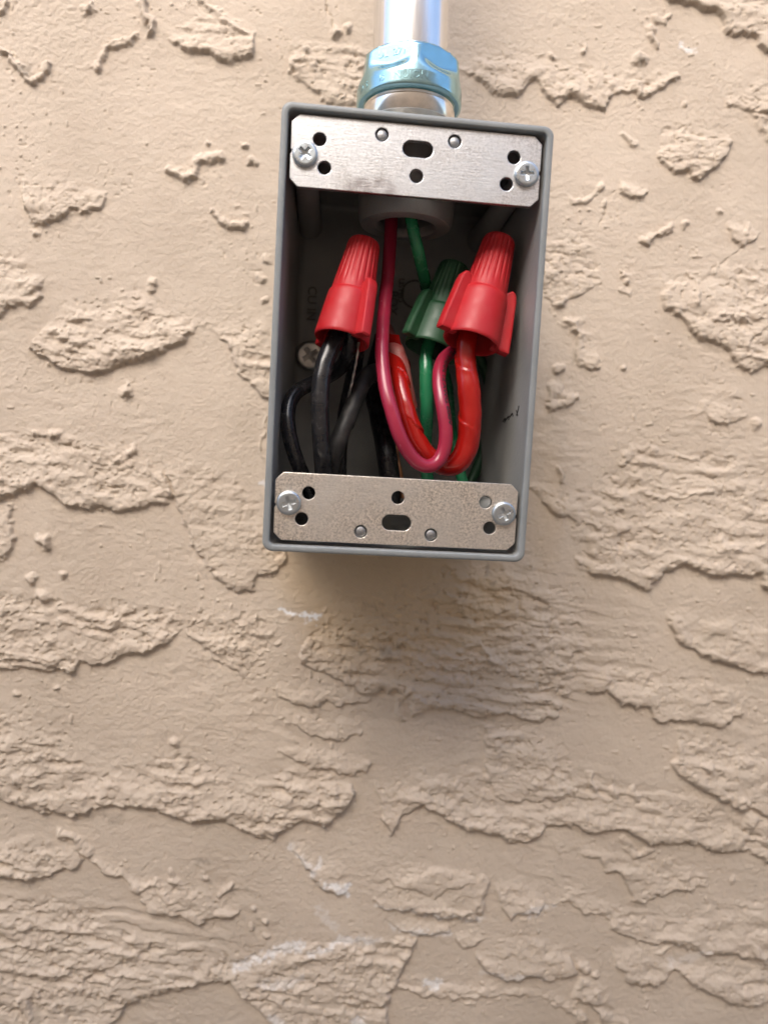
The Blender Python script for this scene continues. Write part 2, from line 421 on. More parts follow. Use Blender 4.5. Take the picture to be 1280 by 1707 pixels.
# trowelled plaster patches: (crisp lower lip left->right, faded upper edge left->right, height mm, fade px, roughness mm)
PATCHES = [
 ([(272,62),(300,80),(320,92),(345,88),(370,100),(400,107),(425,98),(428,52)], [(272,58),(310,30),(335,2),(380,10),(420,36)], 1.5, 26, .35),
 ([(40,352),(55,372),(75,375),(100,365),(120,352),(145,358),(170,352),(177,330)], [(35,268),(80,290),(150,300),(175,318)], 1.6, 30, .4),
 ([(-20,535),(0,528),(20,512),(55,512),(70,500),(81,460)], [(-20,405),(0,405),(40,420),(78,452)], 1.5, 40, .4),
 ([(48,580),(85,607),(140,622),(180,618),(240,600),(290,575),(330,550),(376,534)], [(85,530),(130,490),(220,478),(280,500),(330,525),(370,530)], 2.0, 34, .55),
 ([(352,546),(375,575),(390,605),(405,635),(440,662),(470,668)], [(370,530),(410,522),(450,525),(480,600)], 1.4, 30, .4),
 ([(-20,835),(0,830),(25,825),(60,812),(85,822),(110,842),(150,850),(190,853),(240,848),(292,834)], [(-20,705),(0,712),(60,705),(120,718),(180,730),(225,750),(262,780)], 1.9, 45, .55),
 ([(22,840),(20,870),(25,918),(0,938),(-25,940)][::-1], [(-25,840),(0,838)], 1.5, 10, .3),
 ([(284,812),(298,850),(304,880),(315,905),(345,945),(365,970),(400,988),(420,985),(430,965),(460,960),(478,935)], [(268,765),(300,757),(350,768),(395,785),(450,850),(480,900)], 1.3, 26, .30),
 ([(-20,1100),(0,1105),(30,1110),(70,1118),(120,1122),(140,1105),(175,1112),(210,1092),(260,1080),(306,1054)], [(-20,965),(0,970),(60,985),(120,990),(200,1000),(300,1003),(320,1030)], 1.7, 50, .65),
 ([(318,1055),(350,1100),(370,1110),(400,1130),(416,1146)], [(335,1005),(440,1000),(470,1030),(466,1080),(430,1140)], .8, 40, .55),
 ([(-20,1322),(0,1327),(22,1344),(75,1350),(116,1361),(154,1350),(191,1344),(240,1346),(277,1361),(315,1374),(364,1369),(409,1384),(424,1399),(459,1404),(469,1387),(490,1374),(515,1368),(545,1377),(574,1357),(587,1330),(588,1300)],
  [(-20,1170),(0,1175),(60,1190),(120,1230),(150,1265),(230,1262),(300,1250),(350,1265),(400,1290),(440,1285),(500,1270),(588,1285)], 1.9, 50, .6),
 ([(458,1155),(488,1174),(518,1181),(548,1168),(570,1179),(585,1174),(618,1168)], [(470,1128),(540,1118),(600,1125),(618,1150)], 1.0, 22, .25),
 ([(448,1178),(473,1200),(514,1226),(544,1230),(562,1238),(600,1232)], [(450,1175),(500,1178),(560,1182),(600,1200)], .9, 25, .4),
 ([(461,1256),(495,1271),(533,1283),(570,1290),(607,1292),(617,1278)], [(465,1238),(520,1236),(580,1240),(617,1260)], 1.3, 20, .3),
 ([(454,1294),(476,1320),(506,1343),(540,1354),(574,1356),(586,1331)], [(460,1288),(520,1290),(584,1302)], 1.0, 16, .2),
 ([(618,1303),(634,1334),(641,1369),(649,1402),(665,1376),(675,1358),(702,1345),(730,1362),(771,1379),(812,1389),(847,1403),(874,1407),(909,1396),(912,1376),(950,1379),(991,1386),(1039,1382),(1060,1396),(1087,1407),(1129,1403),(1163,1413),(1204,1420),(1232,1417),(1259,1424),(1300,1450)],
  [(618,1298),(680,1290),(740,1284),(797,1283),(830,1300),(880,1320),(960,1300),(1000,1312),(1080,1310),(1130,1328),(1200,1350),(1300,1372)], 1.9, 45, .5),
 ([(808,1215),(809,1245),(800,1269),(806,1300),(820,1330),(900,1340),(960,1330)], [(830,1200),(900,1202),(935,1228),(962,1290)], 1.2, 22, .6),
 ([(500,1110),(560,1130),(600,1158),(652,1151),(679,1162),(690,1192),(709,1189),(731,1185),(765,1189),(784,1198),(810,1194),(829,1189),(855,1192),(892,1202),(925,1192)],
  [(520,1040),(600,1000),(680,975),(740,935),(900,925),(960,990),(1000,1060),(960,1140)], 1.5, 60, .65),
 ([(932,1161),(955,1154),(985,1156),(1011,1151),(1024,1167),(1047,1179),(1063,1184),(1073,1179),(1083,1194),(1096,1203),(1122,1207),(1162,1205),(1191,1215),(1214,1210),(1227,1197),(1239,1192)], [(955,1120),(1000,1092),(1080,1108),(1180,1112),(1235,1150)], 1.7, 40, .35),
 ([(1105,1010),(1108,1036),(1119,1059),(1139,1082),(1165,1098),(1175,1095),(1201,1102),(1231,1113),(1260,1120),(1300,1118)], [(1112,1008),(1180,1010),(1300,1030)], 1.8, 26, .3),
 ([(1130,1208),(1122,1246),(1116,1272),(1126,1292),(1149,1308),(1172,1326),(1183,1323),(1205,1341),(1234,1351),(1254,1348),(1267,1358),(1300,1362)], [(1142,1206),(1180,1215),(1240,1230),(1300,1260)], 1.7, 34, .5),
 ([(919,1397),(929,1427),(939,1420),(962,1417),(978,1430),(998,1433),(1004,1450),(1017,1456),(1031,1454),(1050,1500),(1070,1505),(1090,1492),(1136,1489),(1180,1481)], [(930,1396),(1000,1400),(1060,1418),(1120,1425),(1178,1450)], 1.4, 34, .45),
 ([(916,1512),(945,1506),(971,1527),(1005,1530),(1022,1551),(1060,1568),(1101,1572),(1136,1577),(1163,1587),(1220,1596),(1300,1612)], [(920,1482),(960,1470),(1050,1508),(1150,1502),(1300,1480)], 1.5, 42, .4),
 ([(1020,1582),(1026,1609),(1053,1637),(1094,1640),(1122,1623)], [(1025,1580),(1060,1568),(1100,1572),(1122,1600)], 1.6, 16, .4),
 ([(1120,1620),(1149,1637),(1177,1657),(1225,1675),(1259,1675),(1300,1660)], [(1122,1590),(1200,1598),(1300,1610)], 1.6, 34, .5),
 ([(622,1497),(637,1517),(689,1523),(737,1530),(799,1531),(810,1480)], [(630,1480),(660,1440),(680,1425),(750,1435),(800,1455)], 1.3, 22, .3),
 ([(630,1470),(675,1482),(730,1497),(745,1482),(800,1474)], [(640,1455),(680,1440),(760,1446),(800,1458)], .8, 14, .2),
 ([(817,1478),(833,1513),(850,1541),(861,1527),(902,1520)], [(825,1472),(870,1465),(903,1485)], 1.3, 18, .3),
 ([(650,1540),(675,1554),(709,1558),(748,1555)], [(655,1534),(700,1530),(748,1537)], 1.3, 10, .2),
 ([(755,1554),(764,1575),(792,1579),(808,1564)], [(758,1548),(780,1543),(806,1550)], 1.3, 12, .3),
 ([(790,1600),(812,1630),(867,1633),(916,1630),(958,1624)], [(798,1582),(840,1560),(900,1555),(950,1575)], 1.5, 26, .35),
 ([(956,1628),(953,1664),(984,1675),(1000,1712),(1050,1720)], [(978,1626),(1018,1640),(1035,1690)], 1.5, 20, .4),
 ([(487,1402),(503,1437),(513,1461),(537,1488),(560,1492),(587,1482)], [(498,1400),(540,1430),(575,1440),(587,1470)], 1.3, 16, .45),
 ([(-30,1730),(150,1722),(205,1700),(217,1676),(262,1657),(300,1650),(345,1644),(382,1637),(397,1657),(424,1680),(445,1707),(520,1740),(640,1740),(650,1650),(665,1622),(682,1596),(703,1564)],
  [(-30,1475),(0,1478),(60,1490),(120,1500),(180,1530),(300,1565),(380,1580),(480,1562),(560,1556),(640,1560)], 1.7, 40, .6),
 ([(-20,1464),(0,1466),(52,1468),(90,1459),(127,1451),(142,1432)], [(-20,1395),(50,1385),(100,1395),(130,1405)], 1.7, 24, .5),
 ([(148,1430),(172,1459),(202,1462),(221,1477),(236,1500),(244,1519),(277,1530),(300,1526),(322,1538),(334,1545),(352,1530),(395,1530)], [(152,1420),(195,1440),(225,1450),(265,1462),(300,1460),(350,1480),(390,1500)], 1.7, 20, .5),
 ([(640,1640),(700,1660),(800,1668),(900,1660),(950,1690),(980,1740)], [(660,1622),(720,1630),(800,1640),(900,1645),(960,1660)], 1.0, 20, .5),
 ([(1105,-10),(1113,2),(1152,7),(1172,23),(1191,23),(1201,49),(1208,59),(1250,62),(1257,79),(1300,95)], [(1105,-70),(1300,-80)], 1.9, 30, .4),
 ([(760,112),(773,118),(802,142),(838,164),(863,162),(887,142),(899,134),(911,162),(928,179),(945,166),(978,186),(1008,184),(1011,166),(1024,157),(1057,157),(1070,167),(1090,157),(1109,144),(1131,132)], [(772,100),(800,72),(850,78),(900,82),(960,92),(1040,112),(1115,112)], 1.5, 34, .45),
 ([(1101,270),(1119,289),(1139,285),(1149,302),(1168,302),(1188,282),(1208,262),(1222,232)], [(1095,225),(1100,195),(1150,198),(1200,205)], 1.6, 36, .5),
 ([(1030,323),(1050,335),(1070,335),(1081,324)], [(1033,302),(1080,302)], 1.2, 16, .25),
 ([(1207,375),(1218,400),(1237,413),(1257,407),(1268,390)], [(1213,366),(1245,372),(1265,384)], 1.4, 12, .3),
 ([(905,500),(930,515),(950,500),(990,480),(1005,460)], [(900,390),(940,370),(990,385),(1005,430)], .6, 40, .45),
 ([(940,528),(957,560),(958,605),(972,617),(996,611)], [(945,525),(985,520),(992,570)], 1.2, 18, .4),
 ([(905,636),(909,664),(914,687),(942,680),(963,671)], [(909,633),(935,633),(958,655)], 1.3, 10, .35),
 ([(1033,488),(1048,498),(1063,480)], [(1033,425),(1055,420),(1062,465)], 1.0, 30, .4),
 ([(1098,460),(1101,500),(1103,520),(1122,526),(1139,533),(1155,556),(1175,572),(1191,572),(1211,592),(1231,612),(1254,625),(1273,615),(1300,605)], [(1100,455),(1150,448),(1200,440),(1260,432),(1300,425)], 1.7, 30, .5),
 ([(1143,694),(1168,687),(1185,703),(1208,708),(1233,702)], [(1150,670),(1170,645),(1230,630),(1255,680)], .9, 30, .4),
 ([(953,920),(965,946),(988,956),(1001,964),(1031,966),(1047,966),(1070,984),(1083,981),(1103,963),(1122,950),(1145,943),(1165,950),(1188,958),(1214,956),(1247,963),(1260,959),(1273,982),(1300,988)], [(953,915),(940,880),(950,830),(1000,800),(1025,770),(1060,735),(1110,750),(1200,745),(1300,762)], 2.0, 55, .5),
 ([(880,815),(916,845),(929,861),(952,861),(962,874),(1000,890)], [(890,800),(935,808),(980,800),(1010,840)], 1.2, 26, .45),
 ([(1000,842),(1030,862),(1060,872),(1100,895),(1160,912),(1230,930),(1300,940)], [(1000,838),(1060,810),(1150,810),(1300,830)], .7, 40, .3),
 ([(480,120),(505,136),(526,158),(542,169),(580,174),(640,178)], [(483,65),(540,58),(600,68),(640,100)], 1.1, 26, .5),
 ([(650,985),(700,1003),(760,1008),(830,1022),(900,1020)], [(660,968),(740,960),(880,985)], .7, 22, .35),
 ([(560,1075),(640,1100),(720,1105),(800,1118),(870,1130),(940,1120)], [(580,1060),(700,1070),(900,1090)], .8, 22, .4),
 ([(740,940),(770,975),(820,985),(870,990),(920,1010)], [(750,935),(820,930),(900,938)], .9, 20, .45),
 ([(650,1370),(720,1380),(760,1395)], [(660,1364),(720,1366)], .3, 8, .1),
]
# ridges and crumbs: polyline, half width px, height mm
RIDGES = [
 ([(0,80),(25,100),(48,132),(60,128),(82,108)], 8, 1.6), ([(0,20),(12,8)], 7, 1.4), ([(140,20),(150,8)], 7, 1.), ([(135,12),(162,14)], 6, .8),
 ([(238,0),(240,28),(256,40),(252,52)], 11, 2.2), ([(156,115),(165,95),(180,78),(205,68),(222,60)], 8, 1.4),
 ([(335,5),(370,22),(393,45),(408,58)], 7, 1.0), ([(283,280),(300,300),(322,290),(332,265),(365,262)], 12, 1.9), ([(352,350),(378,370),(398,376),(412,372)], 8, 1.6),
 ([(80,552),(150,575),(200,590),(260,580)], 7, .7), ([(60,572),(110,590),(170,600)], 6, .6), ([(250,770),(258,795),(288,828)], 5, .6),
 ([(98,1010),(180,1040),(200,1030)], 8, .8), ([(100,1035),(170,1050),(195,1052)], 6, .8), ([(105,1388),(128,1400),(147,1422)], 9, 1.6),
 ([(1075,400),(1086,386),(1103,387),(1122,373)], 9, 1.5), ([(1092,30),(1105,40),(1118,25)], 7, 1.0), ([(1088,60),(1094,72)], 8, 1.4),
 ([(958,333),(975,336),(1000,312)], 6, .8), ([(935,505),(925,512)], 9, 1.2), ([(945,535),(952,552)], 9, 1.4), ([(925,620),(938,612)], 8, 1.2),
 ([(1262,190),(1272,220),(1282,235)], 8, 1.2), ([(1240,390),(1246,375)], 6, .7), ([(1035,225),(1052,232),(1060,240)], 6, 1.0),
 ([(1150,455),(1160,505)], 4, .6), ([(1190,530),(1215,520),(1240,532)], 7, 1.0), ([(930,780),(940,805)], 5, 1.2), ([(1040,772),(1058,745),(1090,742)], 7, .8),
 ([(1020,1318),(1028,1330)], 7, 1.2), ([(1055,1320),(1062,1335)], 8, 1.2), ([(980,1290),(988,1318)], 6, 1.0), ([(1040,1400),(1062,1425),(1085,1418)], 9, 1.0),
 ([(700,1515),(790,1518)], 5, .6), ([(812,820),(832,860)], 3, .2), ([(690,1152),(660,1168),(676,1200)], 8, 1.0),
 ([(550,1060),(600,1062),(630,1078)], 7, .8), ([(660,1075),(690,1062)], 6, .9), ([(770,1085),(800,1070),(815,1100)], 7, 1.0), ([(790,1095),(830,1100),(815,1120)], 6, .8),
 ([(1060,820),(1130,828),(1180,815)], 6, .7), ([(1130,760),(1170,765)], 6, .6), ([(735,985),(760,1000)], 5, .6),
 ([(225,1480),(260,1470),(280,1500)], 8, .9), ([(285,1450),(300,1475)], 7, .9), ([(365,1490),(388,1470)], 8, 1.2), ([(1255,1580),(1275,1610)], 10, 1.0),
 ([(1100,1590),(1130,1575)], 6, .8), ([(541,2),(545,25),(556,42),(553,60)], 3.2, -.7), ([(1030,300),(1012,345),(1000,372)], 2.6, -.35), ([(1255,395),(1215,425),(1185,450)], 2.6, -.35), ([(440,690),(436,740),(442,765)], 3, .4), ([(0,1537),(80,1545),(160,1550)], 7, .6), ([(0,1575),(120,1580),(240,1590),(330,1580)], 7, .6), ([(0,1612),(100,1620),(200,1625),(320,1640)], 6, .6),
 ([(490,1600),(620,1588)], 6, .5), ([(420,1640),(500,1650),(560,1632)], 6, .6), ([(40,1660),(52,1690)], 8, 1.2),
]
BLOBS = [(210,648,15,3.0),(72,900,15,2.8),(78,912,11,2.0),(107,960,9,1.6),(50,965,10,1.6),(72,993,16,2.0),(258,472,11,1.7),(255,483,7,1.),(412,240,7,1.4),(420,268,9,1.6),(350,238,6,1.2),
 (62,388,11,1.4),(560,55,14,2.0),(583,48,9,1.6),(513,88,8,1.2),(527,112,9,1.2),(1067,97,13,1.8),(923,97,8,1.4),(972,85,7,1.2),(978,78,6,.8),(1145,372,9,1.4),(1008,340,7,1.2),(1088,48,9,1.1),(1146,172,5,.8),
 (1257,707,13,1.4),(1250,1368,14,1.8),(1236,1340,9,1.2),(1155,1236,7,.8),(1175,1280,9,1.2),(971,1613,12,1.6),(986,1625,9,1.2),(424,1515,7,1.3),(446,1534,7,1.3),(442,1567,7,1.3),(418,1548,6,1.),
 (92,1150,8,1.3),(25,1160,8,1.2),(295,1235,12,1.5),(66,1260,14,1.0),(90,725,11,1.5),(225,750,11,1.5),(215,757,9,1.2),(80,608,5,.8),(60,718,7,.9),(1040,610,6,1.1),(905,480,0.1,.1),(1045,470,8,1.),
 (640,1090,14,1.4),(1050,905,9,-.8),(1033,915,10,-1.2),(990,920,8,1.),(700,1165,10,1.),(545,1020,6,.6),(1060,1055,6,.7),(1265,910,8,1.),(1220,915,4,.6),(450,430,9,1.),(436,460,11,1.),(442,500,8,1.),(460,745,9,1.),
 (383,1472,9,1.1),(340,1465,8,1.),(288,1468,9,1.2),(1130,1575,5,.7),(1180,1585,5,.7),(1240,1590,5,.7),(1222,1470,8,.8),(240,235,4,.7),(183,215,3,.5),(480,1030,8,.5),(465,1075,7,.7),(1195,355,7,1.),(890,615,8,.9)]
SCUFFS = [([(466,1016),(490,1024)], 4, 1), ([(488,1026),(530,1030)], 6, 1), ([(545,1475),(580,1480)], 9, .7), ([(515,1455),(530,1440)], 8, .5), ([(395,1612),(430,1598),(470,1582),(500,1578)], 9, .55),
 ([(520,1592),(560,1572),(620,1568)], 8, .5), ([(440,1640),(500,1630)], 10, .3), ([(628,1508),(690,1522),(800,1530)], 5, .35), ([(655,1548),(750,1556)], 6, .45), ([(800,1625),(900,1628)], 6, .3), ([(860,1522),(902,1520)], 5, .45),
 ([(1135,75),(1160,84)], 7, .6), ([(705,1635),(725,1640)], 8, .6), ([(440,808),(462,812)], 5, .6), ([(1180,1585),(1120,1610)], 8, .2), ([(448,1690),(470,1700)], 9, .4), ([(590,1695),(610,1705)], 7, .5), ([(530,1520),(560,1545)], 9, .25), ([(880,1515),(925,1512)], 6, .4), ([(490,1410),(512,1440)], 7, .4)]
GRIME = [(195,1369,14,9,.35),(338,1442,18,7,.5),(412,1487,7,5,.35),(1067,95,11,9,.55),(1150,84,8,5,.3),(512,88,7,6,.4),(527,112,9,6,.35),(560,58,9,6,.4),(45,120,12,12,.5),(240,45,10,9,.3),(150,12,8,6,.3),(930,508,10,6,.3),
 (590,1070,12,9,.5),(605,1085,9,8,.5),(640,1085,9,12,.4),(665,1078,8,6,.35),(565,1062,7,5,.35),(285,1470,9,6,.2),(938,800,4,20,.4),(60,1690,7,25,.35),(1165,505,5,20,.25),(958,590,4,25,.3),(805,945,5,12,.4),(820,970,8,5,.4)]

def build_wall():
    # dense sheet over the photographed part, coarser towards its far ends
    x0, x1, z0, z1, st = -132.0, 186.0, -238.0, 176.0, 0.335
    def axis(a, b):
        core = np.arange(a, b, st)
        grow = np.cumsum(np.geomspace(st, 120, 44))
        return np.r_[a - grow[::-1], core, core[-1] + grow]
    xs = axis(x0, x1); zs = axis(z0, z1)
    zs = zs[zs > -Z0 / MM - 60]
    X, Z = np.meshgrid(xs, zs)
    nz, nx = X.shape
    PX, PY = project(X, DEPTH, Z)
    core = ((X > x0) & (X < x1) & (Z > z0) & (Z < z1))
    soft = sstep(0, 40, np.minimum(np.minimum(X - x0 + 60, x1 + 60 - X), np.minimum(Z - z0 + 60, z1 + 60 - Z)))
    # ragged domain warp
    wx = PX + 5.5 * vnoise(PX / 34, PY / 34, 1) + 3.6 * vnoise(PX / 13, PY / 13, 2) + 1.6 * vnoise(PX / 5.5, PY / 5.5, 3)
    wy = PY + 4.5 * vnoise(PX / 34, PY / 34, 4) + 3.4 * vnoise(PX / 12, PY / 12, 5) + 2.2 * vnoise(PX / 5, PY / 5, 6)
    ang = rad(8); SA = PX * math.cos(ang) + PY * math.sin(ang); TA = -PX * math.sin(ang) + PY * math.cos(ang)
    H = np.zeros(X.shape, np.float32); RG = np.zeros(X.shape, np.float32)
    def window(pts, pad):
        a = np.array(pts); m = (PX > a[:, 0].min() - pad) & (PX < a[:, 0].max() + pad) & (PY > a[:, 1].min() - pad) & (PY < a[:, 1].max() + pad)
        r = np.where(m.any(1))[0]; c = np.where(m.any(0))[0]
        if len(r) == 0 or len(c) == 0: return None
        return (slice(r[0], r[-1] + 1), slice(c[0], c[-1] + 1))
    patches = list(PATCHES)
    # the same plaster goes on round the photographed part
    pr = random.Random(5)
    for _ in range(46):
        cx, cy = pr.uniform(-420, 1700), pr.uniform(-420, 2150)
        if -60 < cx < 1340 and -60 < cy < 1770: continue
        wd, hg = pr.uniform(70, 190), pr.uniform(30, 70)
        lip = [(cx - wd + 2 * wd * k / 8, cy + hg * (0.5 + 0.5 * math.sin(math.pi * k / 8)) + pr.uniform(-10, 10)) for k in range(9)]
        top = [(cx - wd, cy + 5), (cx, cy - hg), (cx + wd, cy + 5)]
        patches.append((lip, top, pr.uniform(1.2, 1.9), 36, .5))
    for k, (lip, top, h, fd, rg) in enumerate(patches):
        poly = lip + top[::-1]; minor = h < 1.05; h = h * (1.55 if minor else 1.22)
        wn = window(poly, 14)
        if wn is None: continue
        x, y = wx[wn], wy[wn]
        ins = inside(x, y, poly)
        if not ins.any(): continue
        dl = dist_poly(x, y, lip); dt = dist_poly(x, y, top)
        fd2 = fd * (1 + 0.5 * vnoise(PX[wn] / 22, PY[wn] / 14, 40 + k % 7))
        fade = sstep(-2, np.maximum(1.5 * fd2, 4), dt)
        rise = 0.62 * sstep(0, 5, dl) + 0.38 * sstep(0, 15, dl)
        fr = dt / (dt + dl + 1e-3)
        hp = ins * rise * fade * h * (0.18 + 0.72 * fr ** 1.1 + 0.22 * np.exp(-(dl / 12) ** 2) + 0.20 * vnoise(PX[wn] / 40, PY[wn] / 18, 60))
        H[wn] = np.where(minor, np.maximum(H[wn], np.minimum(H[wn] + hp * .9, H[wn] * .7 + hp)), np.maximum(H[wn], hp))
        RG[wn] = np.maximum(RG[wn], rg * ins * sstep(-2, 26, dt + 8 * vnoise(PX[wn] / 9, PY[wn] / 9, 61)) * sstep(0, 9, dl))
    for pts, wd, h in RIDGES:
        if len(pts) < 2: continue
        wn = window(pts, 30)
        if wn is None: continue
        d = dist_poly(wx[wn] , wy[wn], pts) / (wd * (1 + 0.35 * vnoise(PX[wn] / 15, PY[wn] / 15, 21)))
        H[wn] += h * 0.85 * (1 - sstep(0.15, 1.0, d))
        RG[wn] = np.maximum(RG[wn], 0.3 * (1 - sstep(0.3, 1.1, d)))
    for bx, by, r, h in BLOBS:
        wn = window([(bx, by)], 34)
        if wn is None: continue
        d = np.hypot(wx[wn] - bx, wy[wn] - by) / r
        H[wn] += h * 0.9 * (1 - sstep(0.1, 1.0, d)) ** 0.8
    # stroke marks, crumbs and grain inside the plaster
    sw = TA + 7 * vnoise(PX / 45, PY / 30, 31)
    s1 = vnoise(SA / 75, sw / 11, 32); s2 = vnoise(SA / 38, sw / 7, 33); i1 = fbm(PX / 15, PY / 12, 34, 3); i2 = fbm(PX / 6.5, PY / 6, 38, 2)
    terr = sstep(-0.08, 0.10, s1 + 0.45 * i1) + 0.7 * sstep(-0.05, 0.10, s2 + 0.5 * i1 - 0.2)
    mod = 0.55 + 0.6 * sstep(-.3, .4, vnoise(PX / 60, PY / 45, 44))
    H += 1.2 * RG * mod * (0.42 * (terr - 0.7) + 0.75 * i1 + 0.34 * i2 + 0.35 * s1)
    # half-covered zones: soft lumps and drag marks that link one patch to the next
    zone = sstep(-0.15, 0.55, fbm(PX / 130, PY / 85, 81, 2)) * (1 - sstep(0.05, 0.4, RG))
    zone = zone * (0.35 + 0.65 * sstep(560, 1000, PY + 0.25 * PX))
    H += zone * (0.30 * fbm(PX / 34, sw / 15, 83, 3) + 0.16 * np.maximum(s2, 0) + 0.10 * i2)
    pit = sstep(0.42, 0.62, fbm(PX / 9, PY / 7, 51, 2)); H -= RG * 0.9 * pit
    # smoother float coat: gentle waviness, sparse grit
    H += 0.22 * vnoise(PX / 160, PY / 120, 52) + 0.06 * fbm(PX / 22, PY / 9, 53, 2) + 0.05 * vnoise(PX / 4.2, PY / 3.4, 54) * (0.4 + 1.2 * sstep(-.3, .5, vnoise(PX / 120, PY / 90, 95))) + 0.05 * fbm(PX / 9, PY / 6, 57, 2)
    # long horizontal float ripples under the box and low on the left
    rib = sstep(-0.55, 0.75, np.sin(2 * math.pi * (TA + 9 * vnoise(PX / 70, PY / 45, 86) + 3 * vnoise(PX / 16, PY / 12, 87)) / 24.0))
    rz = np.maximum(sstep(1.15, 0.5, np.hypot((PX - 800) / 270, (PY - 1090) / 150)), 0.9 * sstep(1.15, 0.5, np.hypot((PX - 120) / 330, (PY - 1575) / 95)))
    rz = np.maximum(rz, 0.7 * sstep(1.1, 0.4, np.hypot((PX - 1000) / 330, (PY - 1340) / 70)))
    H += rz * (0.55 + 0.6 * vnoise(PX / 55, PY / 25, 88)) * 0.62 * (rib - 0.5)
    pin = sstep(0.72, 0.9, vnoise(PX / 5.5 + 31, PY / 5.5, 58)) * sstep(0.0, .6, vnoise(PX / 60, PY / 60, 59)); H -= 0.30 * pin
    rough_tl = sstep(300, 0, PX) * sstep(330, 0, PY); H += rough_tl * 0.16 * i2
    grit = sstep(0.80, 0.93, vnoise(PX / 7, PY / 7, 55)) * sstep(-.1, .5, vnoise(PX / 90, PY / 90, 56)); H += 0.45 * grit
    H *= soft
    # small bits that dropped near the big lips
    V = np.stack([X * MM, (DEPTH - H) * MM, Z * MM + Z0], -1).reshape(-1, 3).astype(np.float32)
    idx = np.arange(nz * nx).reshape(nz, nx)
    Q = np.stack([idx[:-1, :-1], idx[:-1, 1:], idx[1:, 1:], idx[1:, :-1]], -1).reshape(-1, 4)
    me = bpy.data.meshes.new("stucco_wall")
    me.vertices.add(len(V)); me.vertices.foreach_set('co', V.ravel())
    me.loops.add(Q.size); me.loops.foreach_set('vertex_index', Q.ravel().astype(np.int32))
    me.polygons.add(len(Q)); me.polygons.foreach_set('loop_start', np.arange(0, Q.size, 4, dtype=np.int32))
    me.polygons.foreach_set('use_smooth', np.ones(len(Q), bool))
    me.update(calc_edges=True)
    # wear: R white scuffs, G painted ochre shade below and right of the box, B grey grime
    A = np.zeros((nz, nx, 4), np.float32); A[..., 3] = 1
    for pts, wd, s in SCUFFS:
        wn = window(pts, 30)
        if wn is None: continue
        d = dist_poly(wx[wn], wy[wn], pts) / wd
        A[wn + (0,)] = np.maximum(A[wn + (0,)], s * (1 - sstep(.30, 1.15, d + 0.8 * i2[wn] + 0.4 * vnoise(PX[wn] / 3.2, PY[wn] / 3.2, 91))) )
    for gx, gy, rx, ry, s in GRIME:
        wn = window([(gx, gy)], 45)
        if wn is None: continue
        d = np.hypot((wx[wn] - gx) / rx, (wy[wn] - gy) / ry) + 0.35 * i2[wn]
        A[wn + (2,)] = np.maximum(A[wn + (2,)], s * (1 - sstep(.3, 1.2, d)))
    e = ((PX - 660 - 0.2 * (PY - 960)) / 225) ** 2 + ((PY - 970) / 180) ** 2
    warm_shade = (1 - sstep(0.15, 1.15, e + 0.22 * fbm(PX / 110, PY / 90, 71, 2)))
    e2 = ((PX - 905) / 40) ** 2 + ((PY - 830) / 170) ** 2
    warm_shade = np.maximum(warm_shade, 0.35 * (1 - sstep(0.0, 1.2, e2 + 0.15 * i1)))
    A[..., 1] = 0.52 * warm_shade
    A[..., 2] = np.maximum(A[..., 2], 0.10 * RG / 0.6 * pit)
    ca = me.color_attributes.new('wear_shade', 'FLOAT_COLOR', 'POINT'); ca.data.foreach_set('color', np.clip(A, 0, 1).ravel())
    me.materials.append(M_STUCCO)
    o = link("stucco_wall", me)
    tag(o, "tan painted stucco wall with ragged trowelled plaster patches behind the grey box", "wall")
build_wall()

